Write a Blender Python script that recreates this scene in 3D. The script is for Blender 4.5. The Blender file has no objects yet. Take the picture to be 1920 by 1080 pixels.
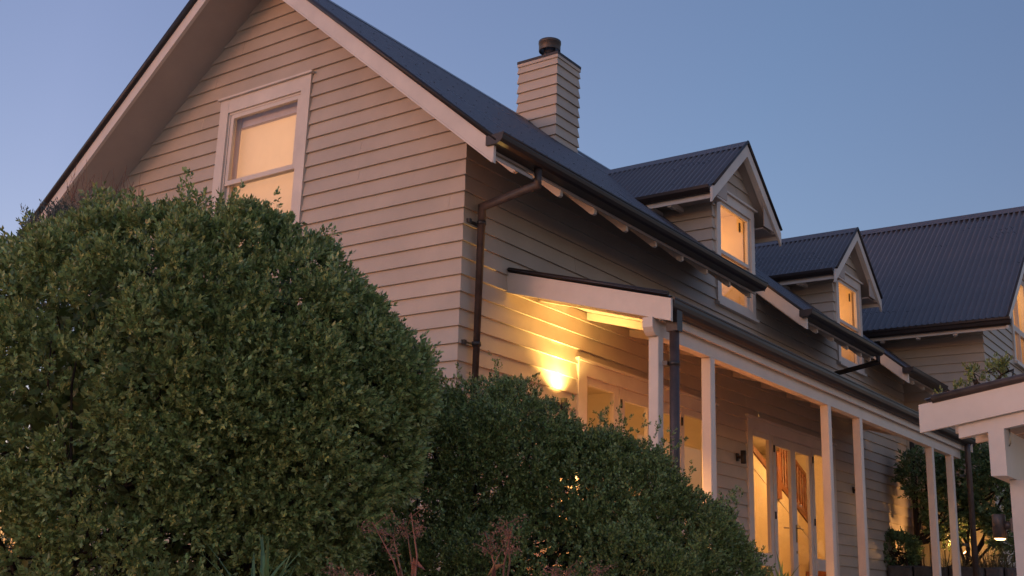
import bpy, math, random
import numpy as np
from mathutils import Vector, Matrix

random.seed(7)
RNG = np.random.default_rng(11)
SC = bpy.context.scene
COL = SC.collection

# ------------------------------------------------------------------ camera
cam_d = bpy.data.cameras.new("camera")
cam = bpy.data.objects.new("camera", cam_d)
COL.objects.link(cam)
R_ = (0.5778822, -0.815483, 0.03224353)
U_ = (-0.22722498, -0.12282279, 0.96606592)
F_ = (0.7838501, 0.56559884, 0.25627521)
cam.matrix_world = Matrix(((R_[0], U_[0], -F_[0], -8.111073),
                           (R_[1], U_[1], -F_[1], -6.452825),
                           (R_[2], U_[2], -F_[2], -4.016311),
                           (0, 0, 0, 1)))
cam_d.sensor_width = 36.0
cam_d.lens = 36.0 * 2144.358 / 1920.0
cam_d.clip_end = 3000.0
cam_d.clip_start = 0.05
SC.camera = cam

# ------------------------------------------------------------------ world, sun, exposure
SUN_EL, SUN_DIR = math.radians(3.0), (-0.93, 0.36)      # the last glow comes low over the gable side
SUN_ROT = math.atan2(SUN_DIR[0], SUN_DIR[1])
W = bpy.data.worlds.new("World")
SC.world = W
W.use_nodes = True
nt = W.node_tree
bg = nt.nodes["Background"]
sky = nt.nodes.new("ShaderNodeTexSky")
sky.sky_type = 'NISHITA'
sky.sun_disc = False
sky.sun_elevation = SUN_EL
sky.sun_rotation = SUN_ROT
sky.air_density = 1.0
sky.dust_density = 0.6
sky.ozone_density = 3.0
tint = nt.nodes.new("ShaderNodeMix")
tint.data_type, tint.blend_type = 'RGBA', 'MULTIPLY'
tint.inputs["Factor"].default_value = 1.0
nt.links.new(sky.outputs[0], tint.inputs["A"])
# the afterglow: the sky pales and warms towards the side where the sun went down
wtc = nt.nodes.new("ShaderNodeTexCoord")
dot = nt.nodes.new("ShaderNodeVectorMath")
dot.operation = 'DOT_PRODUCT'
dot.inputs[1].default_value = (SUN_DIR[0], SUN_DIR[1], 0.0)
nt.links.new(wtc.outputs["Generated"], dot.inputs[0])
glow = nt.nodes.new("ShaderNodeMapRange")
glow.inputs[1].default_value, glow.inputs[2].default_value = -1.0, 1.0
nt.links.new(dot.outputs["Value"], glow.inputs[0])
ramp = nt.nodes.new("ShaderNodeValToRGB")
els = ramp.color_ramp.elements
els[0].position, els[0].color = 0.0, (1.05 / 4, .66 / 4, .62 / 4, 1)
els[1].position, els[1].color = 0.422, (3.3 / 4, 1.74 / 4, 1.56 / 4, 1)
for pos, c in ((.095, (1.18, .72, .68)), (.172, (1.60, 1.01, .93)), (.60, (2.7, 1.6, 1.42)), (1.0, (1.6, 1.12, 1.10))):
    e_ = els.new(pos)
    e_.color = (c[0] / 4, c[1] / 4, c[2] / 4, 1)
nt.links.new(glow.outputs[0], ramp.inputs[0])
sc4 = nt.nodes.new("ShaderNodeVectorMath")
sc4.operation = 'SCALE'
sc4.inputs["Scale"].default_value = 4.0
nt.links.new(ramp.outputs[0], sc4.inputs[0])
nt.links.new(sc4.outputs[0], tint.inputs["B"])
nt.links.new(tint.outputs["Result"], bg.inputs[0])
bg.inputs[1].default_value = 0.15

sun_d = bpy.data.lights.new("sun", 'SUN')
sun_d.energy = 0.10
sun_d.angle = math.radians(16)
sun_d.color = (1.0, 0.56, 0.47)
sun = bpy.data.objects.new("sun", sun_d)
COL.objects.link(sun)
sv = Vector((SUN_DIR[0], SUN_DIR[1], math.tan(math.radians(9)))).normalized()
sun.rotation_euler = sv.to_track_quat('Z', 'Y').to_euler()

SC.view_settings.view_transform = 'Standard'
SC.view_settings.look = 'None'
SC.view_settings.gamma = 1.0
SC.view_settings.use_curve_mapping = False
SC.view_settings.exposure = 1.35
SC.render.engine = 'CYCLES'
SC.cycles.use_denoising = True
SC.cycles.max_bounces = 8
SC.cycles.transparent_max_bounces = 12
SC.cycles.sample_clamp_indirect = 6.0


# ------------------------------------------------------------------ materials
def mat(name, col, rough=0.55, spec=0.4, metal=0.0, noise=0.0, nscale=6.0, bump=0.0, bscale=60.0, stretch=None,
        island=0.0, emit=None, translucent=None):
    m = bpy.data.materials.new(name)
    m.use_nodes = True
    t = m.node_tree
    b = t.nodes["Principled BSDF"]
    b.inputs["Roughness"].default_value = rough
    b.inputs["Specular IOR Level"].default_value = spec
    b.inputs["Metallic"].default_value = metal
    base = t.nodes.new("ShaderNodeRGB")
    base.outputs[0].default_value = (*col, 1)
    out = base.outputs[0]
    tc = t.nodes.new("ShaderNodeTexCoord")
    vec = tc.outputs["Object"]
    if stretch:
        mp = t.nodes.new("ShaderNodeMapping")
        mp.inputs["Scale"].default_value = stretch
        t.links.new(vec, mp.inputs[0])
        vec = mp.outputs[0]
    if noise > 0:
        n = t.nodes.new("ShaderNodeTexNoise")
        n.inputs["Scale"].default_value = nscale
        n.inputs["Detail"].default_value = 6
        n.inputs["Roughness"].default_value = 0.65
        t.links.new(vec, n.inputs["Vector"])
        mr = t.nodes.new("ShaderNodeMapRange")
        mr.inputs[1].default_value, mr.inputs[2].default_value = 0.3, 0.7
        mr.inputs[3].default_value, mr.inputs[4].default_value = 1 - noise, 1 + noise
        t.links.new(n.outputs[0], mr.inputs[0])
        hs = t.nodes.new("ShaderNodeHueSaturation")
        t.links.new(out, hs.inputs["Color"])
        t.links.new(mr.outputs[0], hs.inputs["Value"])
        out = hs.outputs[0]
        rr = t.nodes.new("ShaderNodeMapRange")
        rr.inputs[3].default_value, rr.inputs[4].default_value = max(0.05, rough - 0.12), min(1, rough + 0.12)
        t.links.new(n.outputs[0], rr.inputs[0])
        t.links.new(rr.outputs[0], b.inputs["Roughness"])
    if island > 0:
        g = t.nodes.new("ShaderNodeNewGeometry")
        mr = t.nodes.new("ShaderNodeMapRange")
        mr.inputs[3].default_value, mr.inputs[4].default_value = 1 - island, 1 + island
        t.links.new(g.outputs["Random Per Island"], mr.inputs[0])
        hs = t.nodes.new("ShaderNodeHueSaturation")
        t.links.new(out, hs.inputs["Color"])
        t.links.new(mr.outputs[0], hs.inputs["Value"])
        mh = t.nodes.new("ShaderNodeMapRange")
        mh.inputs[3].default_value, mh.inputs[4].default_value = 0.5 - 0.04 * min(1, island * 2), 0.5 + 0.025 * min(1, island * 2)
        ml = t.nodes.new("ShaderNodeMath")
        ml.operation = 'FRACT'
        mm = t.nodes.new("ShaderNodeMath")
        mm.operation = 'MULTIPLY'
        mm.inputs[1].default_value = 17.3
        t.links.new(g.outputs["Random Per Island"], mm.inputs[0])
        t.links.new(mm.outputs[0], ml.inputs[0])
        t.links.new(ml.outputs[0], mh.inputs[0])
        t.links.new(mh.outputs[0], hs.inputs["Hue"])
        out = hs.outputs[0]
    t.links.new(out, b.inputs["Base Color"])
    if bump > 0:
        n2 = t.nodes.new("ShaderNodeTexNoise")
        n2.inputs["Scale"].default_value = bscale
        n2.inputs["Detail"].default_value = 4
        t.links.new(vec, n2.inputs["Vector"])
        bp = t.nodes.new("ShaderNodeBump")
        bp.inputs["Strength"].default_value = bump
        bp.inputs["Distance"].default_value = 0.004
        t.links.new(n2.outputs[0], bp.inputs["Height"])
        t.links.new(bp.outputs[0], b.inputs["Normal"])
    if emit:
        b.inputs["Emission Color"].default_value = (*emit[0], 1)
        b.inputs["Emission Strength"].default_value = emit[1]
    if translucent:
        o = t.nodes["Material Output"]
        tr = t.nodes.new("ShaderNodeBsdfTranslucent")
        t.links.new(out, tr.inputs[0])
        mx = t.nodes.new("ShaderNodeMixShader")
        mx.inputs[0].default_value = translucent
        t.links.new(b.outputs[0], mx.inputs[1])
        t.links.new(tr.outputs[0], mx.inputs[2])
        t.links.new(mx.outputs[0], o.inputs[0])
    return m


def glass_mat(name):
    m = bpy.data.materials.new(name)
    m.use_nodes = True
    t = m.node_tree
    t.nodes.remove(t.nodes["Principled BSDF"])
    o = t.nodes["Material Output"]
    tr = t.nodes.new("ShaderNodeBsdfTransparent")
    tr.inputs[0].default_value = (0.95, 0.96, 0.95, 1)
    gl = t.nodes.new("ShaderNodeBsdfGlossy")
    gl.inputs["Roughness"].default_value = 0.02
    lw = t.nodes.new("ShaderNodeLayerWeight")
    lw.inputs[0].default_value = 0.5
    pw = t.nodes.new("ShaderNodeMath")
    pw.operation = 'POWER'
    pw.inputs[1].default_value = 4.0
    t.links.new(lw.outputs["Facing"], pw.inputs[0])
    fr = t.nodes.new("ShaderNodeMapRange")
    fr.inputs[3].default_value, fr.inputs[4].default_value = 0.05, 0.75
    t.links.new(pw.outputs[0], fr.inputs[0])
    mx = t.nodes.new("ShaderNodeMixShader")
    t.links.new(fr.outputs[0], mx.inputs[0])
    t.links.new(tr.outputs[0], mx.inputs[1])
    t.links.new(gl.outputs[0], mx.inputs[2])
    t.links.new(mx.outputs[0], o.inputs[0])
    return m


M = dict(
    board=mat("weatherboard_paint", (0.465, 0.385, 0.305), 0.5, 0.4, island=0.035, noise=0.09, nscale=1.7, bump=0.25, bscale=40, stretch=(1, 1, 1)),
    trim=mat("trim_paint", (0.64, 0.555, 0.475), 0.45, 0.4, noise=0.10, nscale=2.2, bump=0.2, bscale=25),
    soffit=mat("soffit_paint", (0.42, 0.35, 0.30), 0.6, 0.3, noise=0.05, nscale=3),
    roof=mat("painted_steel_roofing", (0.082, 0.077, 0.085), 0.30, 0.5, noise=0.18, nscale=1.6, stretch=(1, .25, 1)),
    gutter=mat("dark_gutter_paint", (0.032, 0.024, 0.022), 0.42, 0.35, noise=0.2, nscale=5, stretch=(.3, 1, 1)),
    pipe=mat("weathered_downpipe", (0.072, 0.052, 0.046), 0.45, 0.5, metal=0.25, noise=0.35, nscale=9),
    flue=mat("weathered_flue_metal", (0.07, 0.058, 0.054), 0.45, 0.5, metal=0.4, noise=0.4, nscale=14),
    dark=mat("dark_hardware", (0.03, 0.026, 0.025), 0.4, 0.5, noise=0.15, nscale=20),
    brass=mat("door_hardware_metal", (0.35, 0.28, 0.2), 0.3, 0.5, metal=0.9),
    grey=mat("reflection_grey", (0.60, 0.50, 0.48), 0.8, 0.2, noise=0.08, nscale=8),  # tone of the reflection painted across the top of the gable window
    blind=mat("cream_blind", (0.80, 0.66, 0.52), 0.8, 0.2, noise=0.03, nscale=5, translucent=0.6),
    wallin=mat("warm_interior_paint", (0.72, 0.60, 0.44), 0.7, 0.2, noise=0.03, nscale=2),
    timber=mat("red_brown_timber", (0.19, 0.065, 0.032), 0.35, 0.5, noise=0.25, nscale=9, stretch=(4, 4, .6)),
    stone=mat("bluestone", (0.10, 0.085, 0.075), 0.8, 0.3, noise=0.35, nscale=8, bump=0.8, bscale=30, island=0.3),
    paving=mat("pale_gravel", (0.52, 0.43, 0.33), 0.9, 0.2, noise=0.25, nscale=3, bump=0.8, bscale=40),
    soil=mat("garden_soil", (0.045, 0.035, 0.025), 0.95, 0.1, noise=0.4, nscale=7, bump=1.0, bscale=18),
    deck=mat("deck_timber", (0.42, 0.24, 0.12), 0.6, 0.3, noise=0.2, nscale=6),
    leaf_a=mat("glossy_shrub_leaf", (0.245, 0.310, 0.108), 0.36, 0.5, island=0.5, translucent=0.2),
    leaf_b=mat("fine_shrub_leaf", (0.205, 0.255, 0.080), 0.38, 0.5, island=0.6, translucent=0.2),
    leaf_c=mat("dark_tree_leaf", (0.125, 0.195, 0.080), 0.40, 0.5, island=0.45, translucent=0.2),
    leaf_g=mat("silver_leaf", (0.10, 0.115, 0.105), 0.6, 0.3, island=0.3),
    strap=mat("strappy_leaf", (0.10, 0.175, 0.065), 0.4, 0.5, island=0.3, translucent=0.15),
    straw=mat("tussock_blade", (0.16, 0.13, 0.06), 0.6, 0.3, island=0.4),
    bark=mat("brown_bark", (0.055, 0.040, 0.030), 0.85, 0.2, noise=0.4, nscale=16, bump=0.8, bscale=40, stretch=(1, 1, .3)),
    pink=mat("dried_pink_seed", (0.27, 0.155, 0.105), 0.7, 0.2, island=0.4),
    pinkstem=mat("pink_stem", (0.22, 0.115, 0.07), 0.6, 0.3, island=0.3),
    fence=mat("pale_fence_paint", (0.52, 0.45, 0.36), 0.6, 0.3, noise=0.08, nscale=5),
    glow=mat("lit_lamp_lens", (0.9, 0.7, 0.4), 0.4, 0.3, emit=((1.0, 0.50, 0.16), 5.0)),
    bulb=mat("lit_lamp_globe", (0.9, 0.8, 0.6), 0.4, 0.3, emit=((1.0, 0.66, 0.32), 6.0)),
    glass=glass_mat("window_glass"),
)


# ------------------------------------------------------------------ mesh helpers
class MB:
    def __init__(s):
        s.v, s.f, s.sm = [], [], []

    def quad(s, *p, smooth=False):
        n = len(s.v)
        s.v += [tuple(a) for a in p]
        s.f.append(tuple(range(n, n + len(p))))
        s.sm.append(smooth)

    def box(s, x0, x1, y0, y1, z0, z1):
        c = [(x, y, z) for x in (x0, x1) for y in (y0, y1) for z in (z0, z1)]
        n = len(s.v)
        s.v += c
        for q in ((0, 1, 3, 2), (4, 6, 7, 5), (0, 4, 5, 1), (2, 3, 7, 6), (0, 2, 6, 4), (1, 5, 7, 3)):
            s.f.append(tuple(n + i for i in q))
            s.sm.append(False)
        return s

    def prism(s, poly, vec):
        """closed polygon (list of 3-d points) pushed along vec"""
        n, k = len(s.v), len(poly)
        s.v += [tuple(p) for p in poly] + [tuple(p[i] + vec[i] for i in range(3)) for p in poly]
        s.f.append(tuple(range(n, n + k)))
        s.f.append(tuple(range(n + 2 * k - 1, n + k - 1, -1)))
        s.sm += [False, False]
        for i in range(k):
            j = (i + 1) % k
            s.f.append((n + j, n + i, n + k + i, n + k + j))
            s.sm.append(False)
        return s

    def tube(s, pts, r, seg=12, caps=True):
        pts = [Vector(p) for p in pts]
        rs = r if isinstance(r, (list, tuple)) else [r] * len(pts)
        rings = []
        for i, p in enumerate(pts):
            if i == 0:
                d = pts[1] - p
            elif i == len(pts) - 1:
                d = p - pts[i - 1]
            else:
                d = (pts[i + 1] - p).normalized() + (p - pts[i - 1]).normalized()
            d.normalize()
            a = d.cross(Vector((0, 0, 1)) if abs(d.z) < .95 else Vector((1, 0, 0))).normalized()
            b = d.cross(a)
            n = len(s.v)
            k = 1.0
            if 0 < i < len(pts) - 1:
                ca = max(.5, d.dot((p - pts[i - 1]).normalized()))
                k = 1 / ca
            mdir = None
            if k > 1.001:
                mdir = ((pts[i + 1] - p).normalized() - (p - pts[i - 1]).normalized()).normalized()
            for j in range(seg):
                t = 2 * math.pi * j / seg
                o = a * math.cos(t) * rs[i] + b * math.sin(t) * rs[i]
                if mdir is not None:
                    o += mdir * o.dot(mdir) * (k - 1)
                s.v.append(tuple(p + o))
            rings.append(n)
        for i in range(len(rings) - 1):
            for j in range(seg):
                q = (j + 1) % seg
                s.f.append((rings[i] + j, rings[i] + q, rings[i + 1] + q, rings[i + 1] + j))
                s.sm.append(True)
        if caps:
            s.f.append(tuple(rings[0] + j for j in range(seg - 1, -1, -1)))
            s.f.append(tuple(rings[-1] + j for j in range(seg)))
            s.sm += [False, False]
        return s

    def lathe(s, c, prof, seg=20):
        rings = []
        for r, z in prof:
            rings.append(len(s.v))
            for j in range(seg):
                t = 2 * math.pi * j / seg
                s.v.append((c[0] + r * math.cos(t), c[1] + r * math.sin(t), c[2] + z))
        for i in range(len(prof) - 1):
            for j in range(seg):
                q = (j + 1) % seg
                s.f.append((rings[i] + j, rings[i] + q, rings[i + 1] + q, rings[i + 1] + j))
                s.sm.append(True)
        return s

    def build(s, name, m, parent=None, loc=None):
        me = bpy.data.meshes.new(name)
        me.from_pydata(s.v, [], s.f)
        me.polygons.foreach_set("use_smooth", s.sm)
        me.materials.append(M[m] if isinstance(m, str) else m)
        me.update()
        return link(name, me, parent)


def link(name, me, parent=None):
    o = bpy.data.objects.new(name, me)
    COL.objects.link(o)
    if parent:
        o.parent = parent
        o.matrix_parent_inverse = parent.matrix_world.inverted() if parent.type != 'EMPTY' else Matrix.Translation(-Vector(parent.location)) if not parent.parent else Matrix.Identity(4)
    return o


def thing(name, label, cat, loc=(0, 0, 0), group=None):
    o = bpy.data.objects.new(name, None)
    o.empty_display_size = .2
    COL.objects.link(o)
    o.location = loc
    tag(o, label, cat, group)
    return o


def tag(o, label, cat, group=None, kind=None):
    if label:
        o["label"] = label
    if cat:
        o["category"] = cat
    if group:
        o["group"] = group
    if kind:
        o["kind"] = kind
    return o


def lamp(name, kind, loc, energy, col, parent=None, radius=.05, aim=None, size=None, blend=.5):
    d = bpy.data.lights.new(name, kind)
    d.energy, d.color = energy, col
    d.shadow_soft_size = radius
    if kind == 'SPOT':
        d.spot_size, d.spot_blend = math.radians(size), blend
    o = bpy.data.objects.new(name, d)
    COL.objects.link(o)
    o.location = loc
    if aim:
        o.rotation_euler = (-Vector(aim)).to_track_quat('Z', 'Y').to_euler()
    return o


WARM = (1.0, 0.56, 0.22)
E_ = 0.165        # board exposure


def claps(mb, fr, z0, z1, lo, hi, holes=(), mlo=False, mhi=False, kinks=()):
    """weatherboards: fr(u, z, out) -> point; lo/hi(z) the ends; mlo / mhi mitre the end round a corner"""
    def off(z, zb):
        return .032 - .026 * (z - zb) / E_
    k0, k1 = math.floor(z0 / E_), math.ceil(z1 / E_)
    for k in range(k0, k1):
        zb, zt = k * E_, (k + 1) * E_
        cuts = sorted({max(zb, z0), min(zt, z1)} | {c for h in holes for c in h[2:4] if zb < c < zt and z0 < c < z1} |
                      {c for c in kinks if zb < c < zt and z0 < c < z1})
        for a, b in zip(cuts, cuts[1:]):
            if b - a < 1e-4:
                continue
            zm = (a + b) / 2
            blk = sorted((h[0], h[1]) for h in holes if h[2] < zm < h[3])
            segs = []
            cur = None
            L = ('end', lo)
            for h0, h1 in blk:
                segs.append((L, ('at', h0)))
                L = ('at', h1)
            segs.append((L, ('end', hi)))
            for (ta, va), (tb, vb) in segs:
                def ev(t, v, z, sgn, m):
                    if t == 'at':
                        return v
                    return v(z) + (sgn * off(z, zb) if m else 0)
                ua0, ub0 = ev(ta, va, a, -1, mlo), ev(tb, vb, a, 1, mhi)
                ua1, ub1 = ev(ta, va, b, -1, mlo), ev(tb, vb, b, 1, mhi)
                if ub0 - ua0 < 1e-3 and ub1 - ua1 < 1e-3:
                    continue
                ub0, ub1 = max(ub0, ua0), max(ub1, ua1)
                oa, ob = off(a, zb), off(b, zb)
                jr = random.Random(k * 7919 + 13)                 # butt joints: one board ends, the next begins
                ju, cut_u = jr.uniform(-3.0, 1.2), []
                while ju < ub0:
                    ju += jr.choice((2.7, 3.3, 3.9, 4.5))
                    if max(ua0, ua1) + .15 < ju < min(ub0, ub1) - .15:
                        cut_u.append(ju)
                el0, el1 = ua0, ua1
                for cu in cut_u + [None]:
                    e0, e1 = (ub0, ub1) if cu is None else (cu - .0012, cu - .0012)
                    mb.quad(fr(el0, a, oa), fr(e0, a, oa), fr(e1, b, ob), fr(el1, b, ob))
                    if cu is not None:
                        el0 = el1 = cu + .0012
                        mb.quad(fr(cu - .0012, a, oa - .006), fr(cu + .0012, a, oa - .006), fr(cu + .0012, b, ob - .004), fr(cu - .0012, b, ob - .004))
                if abs(a - zb) < 1e-6:
                    iu0 = ua0 + (.02 if (ta == 'end' and mlo) else 0)
                    iu1 = ub0 - (.02 if (tb == 'end' and mhi) else 0)
                    mb.quad(fr(iu0, a, .006), fr(iu1, a, .006), fr(ub0, a, oa), fr(ua0, a, oa))
                else:
                    pass
    return mb


def corrugated(mb, P, along, down, width, lower, upper, amp=.013, pitch=.076, seg=6):
    """P origin, along unit vec (across the ribs), down: unit vec up the slope; lower/upper(s) -> slope distance"""
    along, down = Vector(along), Vector(down)
    nrm = along.cross(down).normalized()
    if nrm.z < 0:
        nrm = -nrm
    n = int(width / pitch * seg) + 1
    base = len(mb.v)
    cnt = 0
    for i in range(n + 1):
        s = min(width, i * pitch / seg)
        h = amp * math.sin(2 * math.pi * s / pitch)
        l, u = lower(s), upper(s)
        u = max(u, l)
        p0 = Vector(P) + along * s + nrm * h
        mb.v += [tuple(p0 + down * l), tuple(p0 + down * u)]
        cnt += 1
    for i in range(cnt - 1):
        a = base + 2 * i
        mb.f.append((a, a + 2, a + 3, a + 1))
        mb.sm.append(True)
    return mb


# ------------------------------------------------------------------ the house
SL = 0.835                       # roof slope
RY = 2.98                        # ridge line of the main house
ZS, ZT = 0.28, 0.485             # underside / sheet level at the facade plane
CS = 1 / math.hypot(1, SL)
XE = 13.57                       # the facade runs into the cross wing here
house = thing("weatherboard_house", "long weatherboard house with steep dark roof, chimney, two dormers and verandah", "house")

gable_fr = lambda u, z, o: (-o, u, z)
fac_fr = lambda u, z, o: (u, -o, z)
YB = 2 * RY

WIN = (2.19, 3.67, -.55, 1.43)                 # gable window, outer casing (Y0, Y1, Z0, Z1)
LOWWIN = (1.3, 2.9, -3.45, -1.95)
mb = MB()
ZG = ZS + .035
claps(mb, gable_fr, -4.9, ZG + SL * RY, lambda z: max(0, (z - ZG) / SL), lambda z: YB - max(0, (z - ZG) / SL),
      holes=[(2.20, 3.66, WIN[2], WIN[3]), LOWWIN], mlo=True, kinks=(ZG,))
mb.build("gable_wall", "board", house)
D1, D2 = (2.04, 5.37), (6.35, 9.68)
DH = -1.61
DX = 4.57
wins = [(5.47 + k * DX, 6.71 + k * DX, -.19, 1.42) for k in (0, 1)]
mb = MB()
claps(mb, fac_fr, -4.9, ZS + .12, lambda z: 0, lambda z: XE,
      holes=[(D1[0] + .01, D1[1] - .01, -4.05, DH - .01), (D2[0] + .01, D2[1] - .01, -4.05, DH - .01)] + [(w[0] + .01, w[1] - .01, w[2] + .01, 9) for w in wins], mlo=True)
mb.build("facade_wall", "board", house)
mb = MB()
claps(mb, lambda u, z, o: (u, YB + o, z), -4.9, ZS + .12, lambda z: 0, lambda z: XE)
mb.build("rear_wall", "board", house)

# roof sheeting
secs = [(-.64, 5.20), (6.70, 9.76), (6.70 + DX, 13.35)]
gaps = [(5.20, 5.40), (5.40, 6.70), (9.76, 9.97), (9.97, 6.70 + DX), (13.35, 16.9)]
EY = -.84
mb = MB()
for x0, x1 in secs:
    corrugated(mb, (x0, EY, ZT + SL * EY), (1, 0, 0), (0, CS, SL * CS), x1 - x0, lambda s: 0, lambda s: (RY - EY) / CS)
for (x0, x1), y0 in zip(gaps, (.02, 1.12, .02, 1.12, -.3)):
    corrugated(mb, (x0, y0, ZT + SL * y0), (1, 0, 0), (0, CS, SL * CS), x1 - x0, lambda s: 0, lambda s: (RY - y0) / CS)
corrugated(mb, (-.64, YB - EY, ZT + SL * EY), (1, 0, 0), (0, -CS, SL * CS), 17.4, lambda s: 0, lambda s: (RY - EY) / CS)
nx, nz = -SL * CS, CS
for row in range(6):                                  # rows of roofing screws
    for i in range(24):
        x = -.56 + i * .2286
        y = -.6 + row * .68
        c = Vector((x, y, ZT + SL * y)) + Vector((0, nx, nz)) * .012
        a, b = Vector((.0055, 0, 0)), Vector((0, CS, SL * CS)) * .0055
        up = Vector((0, nx, nz)) * .006
        mb.prism([c - a - b, c + a - b, c + a + b, c - a + b], up)
mb.build("roof", "roof", house)
mb = MB()
zr = ZT + SL * RY
mb.prism([(-.65, RY - .14, zr - .14 * SL + .022), (-.65, RY, zr + .03), (-.65, RY + .14, zr - .14 * SL + .022), (-.65, RY, zr + .012)], (17.4, 0, 0))
mb.build("ridge_cap", "roof", house)

# linings under the sheet: gable soffit and eave linings
mb = MB()
for s in (1, -1):
    yy = lambda y: y if s == 1 else YB - y
    def sl(y, d):
        return d + SL * y
    mb.prism([(-.585, yy(-.78), sl(-.78, .30)), (-.585, yy(RY), sl(RY, .30)), (-.585, yy(RY), sl(RY, .33)), (-.585, yy(-.78), sl(-.78, .33))], (.60, 0, 0))
mb.build("soffit", "soffit", house)
mb = MB()
for x0, x1 in secs:
    x0 = max(x0, .02)
    mb.prism([(x0, -.76, .425 - .76 * SL), (x0, .1, .425 + .1 * SL), (x0, .1, .445 + .1 * SL), (x0, -.76, .445 - .76 * SL)], (x1 - x0, 0, 0))
mb.build("eave_lining", "soffit", house)

# barge boards
def barge(parent, x, t, y0, y1, lo, hi, slope=SL, mirror=None, m="trim", name="barge_board"):
    f = (lambda y: y) if mirror is None else (lambda y: mirror - y)
    mb = MB()
    mb.prism([(x, f(y0), lo + slope * y0), (x, f(y1), lo + slope * y1), (x, f(y1), hi + slope * y1), (x, f(y0), hi + slope * y0)], (t, 0, 0))
    # a bead along the lower edge
    mb.prism([(x - .008, f(y0 + .01), lo + slope * y0 + .0), (x - .008, f(y1), lo + slope * y1), (x - .008, f(y1), lo + .022 + slope * y1), (x - .008, f(y0 + .01), lo + .022 + slope * y0)], (.007, 0, 0))
    return mb.build(name, m, parent)


barge(house, -.62, .034, -.80, RY, .268, .468)
barge(house, -.62, .034, -.80, RY, .268, .468, mirror=YB)
barge(house, 6.685, .034, -.80, .0, .268, .468)
barge(house, 6.685 + DX, .034, -.80, .0, .268, .468)
# rolled metal edges on the verges
mb = MB()
mb.tube([(-.625, EY, ZT + SL * EY + .012), (-.625, RY, ZT + SL * RY + .02)], .026, 10)
mb.build("verge_cap", "gutter", house)
mb = MB()
mb.tube([(-.625, YB - EY, ZT + SL * EY + .025), (-.625, RY, ZT + SL * RY + .02)], .045, 10)
mb.build("verge_cap", "gutter", house)
for x in (6.69, 6.69 + DX):
    MB().tube([(x, EY, ZT + SL * EY + .0), (x, .02, ZT + SL * .02 + .01)], .02, 8).build("verge_cap", "gutter", house)

GP = [(-.728, -.15), (-.728, -.236), (-.850, -.240), (-.884, -.226), (-.906, -.200), (-.914, -.172), (-.915, -.158), (-.923, -.154), (-.923, -.142), (-.908, -.140),
      (-.902, -.158), (-.896, -.190), (-.878, -.215), (-.850, -.226), (-.740, -.222), (-.740, -.15)]


def eave_gutter(x0, x1):
    mb = MB()
    mb.prism([(x0, y, z) for y, z in GP], (x1 - x0, 0, 0))
    # stop ends
    for x in (x0 - .003, x1):
        mb.prism([(x, y, z) for y, z in GP[:10]], (.003, 0, 0))
    return mb.build("gutter", "gutter", house)


eave_gutter(-.645, 5.08)
eave_gutter(6.60, 9.66)
eave_gutter(6.60 + DX, 13.25)
for x0, x1 in ((-.585, 5.16), (6.72, 9.72), (6.72 + DX, 13.3)):
    MB().box(x0, x1, -.722, -.700, -.254, -.175).build("fascia_board", "trim", house)
# rafters
def rafter(x):
    mb = MB()
    mb.prism([(x - .022, .02, ZS - .03 + SL * .02), (x - .022, -.645, ZS - .042 - SL * .645), (x - .022, -.668, ZS - .05 - SL * .655), (x - .022, -.699, ZS - .04 - SL * .655), (x - .022, -.699, .424 - SL * .699), (x - .022, .02, .424 + SL * .02)], (.045, 0, 0))
    return mb.build("rafter", "trim", house)


r_x = [-.13, .63, 1.26, 1.90, 2.54, 3.17, 3.80, 4.43, 5.05, 6.78, 7.35, 7.98, 8.6, 9.2, 9.62, 11.35, 11.9, 12.5, 13.1]
for x in r_x:
    rafter(x)

# ---- gable window
win = MB()
y0, y1, z0, z1 = WIN
cw = .14
win.box(-.045, .05, y0, y0 + cw, z0, z1)
win.box(-.045, .05, y1 - cw, y1, z0, z1)
win.box(-.043, .05, y0 + cw, y1 - cw, z1 - .17, z1)
win.box(-.022, .05, y0 + cw, y0 + cw + .025, z0, z1 - .17)
win.box(-.022, .05, y1 - cw - .025, y1 - cw, z0, z1 - .17)
win.box(-.020, .05, y0 + cw + .025, y1 - cw - .025, z1 - .195, z1 - .17)
win.box(-.075, .05, y0 - .03, y1 + .03, z1 + .002, z1 + .026)
win.box(-.09, .05, y0 - .04, y1 + .04, z0 - .04, z0 - .002)
window = win.build("window", "trim", house)
fy0, fy1, fz1 = y0 + cw + .025, y1 - cw - .025, z1 - .195
sash = MB()
for a, b, xx in ((.36, fz1, .0), (z0, .41, .035)):
    sash.box(xx - .012, xx + .03, fy0 + .002, fy0 + .052, a, b)
    sash.box(xx - .012, xx + .03, fy1 - .052, fy1 - .002, a, b)
    sash.box(xx - .014, xx + .03, fy0 + .052, fy1 - .052, a, a + .055)
    sash.box(xx - .014, xx + .03, fy0 + .052, fy1 - .052, b - .05, b)
sash.build("sash", "trim", window)
g = MB()
g.quad((.012, fy0 + .05, .41), (.012, fy1 - .05, .41), (.012, fy1 - .05, fz1 - .05), (.012, fy0 + .05, fz1 - .05))
g.quad((.047, fy0 + .05, z0 + .05), (.047, fy1 - .05, z0 + .05), (.047, fy1 - .05, .37), (.047, fy0 + .05, .37))
g.build("glass", "glass", window)
bl = MB()
bl.quad((.16, fy0 - .02, z0), (.16, fy1 + .02, z0), (.16, fy1 + .02, fz1 + .05), (.16, fy0 - .02, fz1 + .05))
bl.build("blind", "blind", window)
cu = MB()
for i in range(3):
    cu.tube([(.085, fy1 - .012 - i * .026, z0), (.085, fy1 - .012 - i * .026, fz1 + .03)], .014, 8)
cu.build("curtain", "blind", window)
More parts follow.
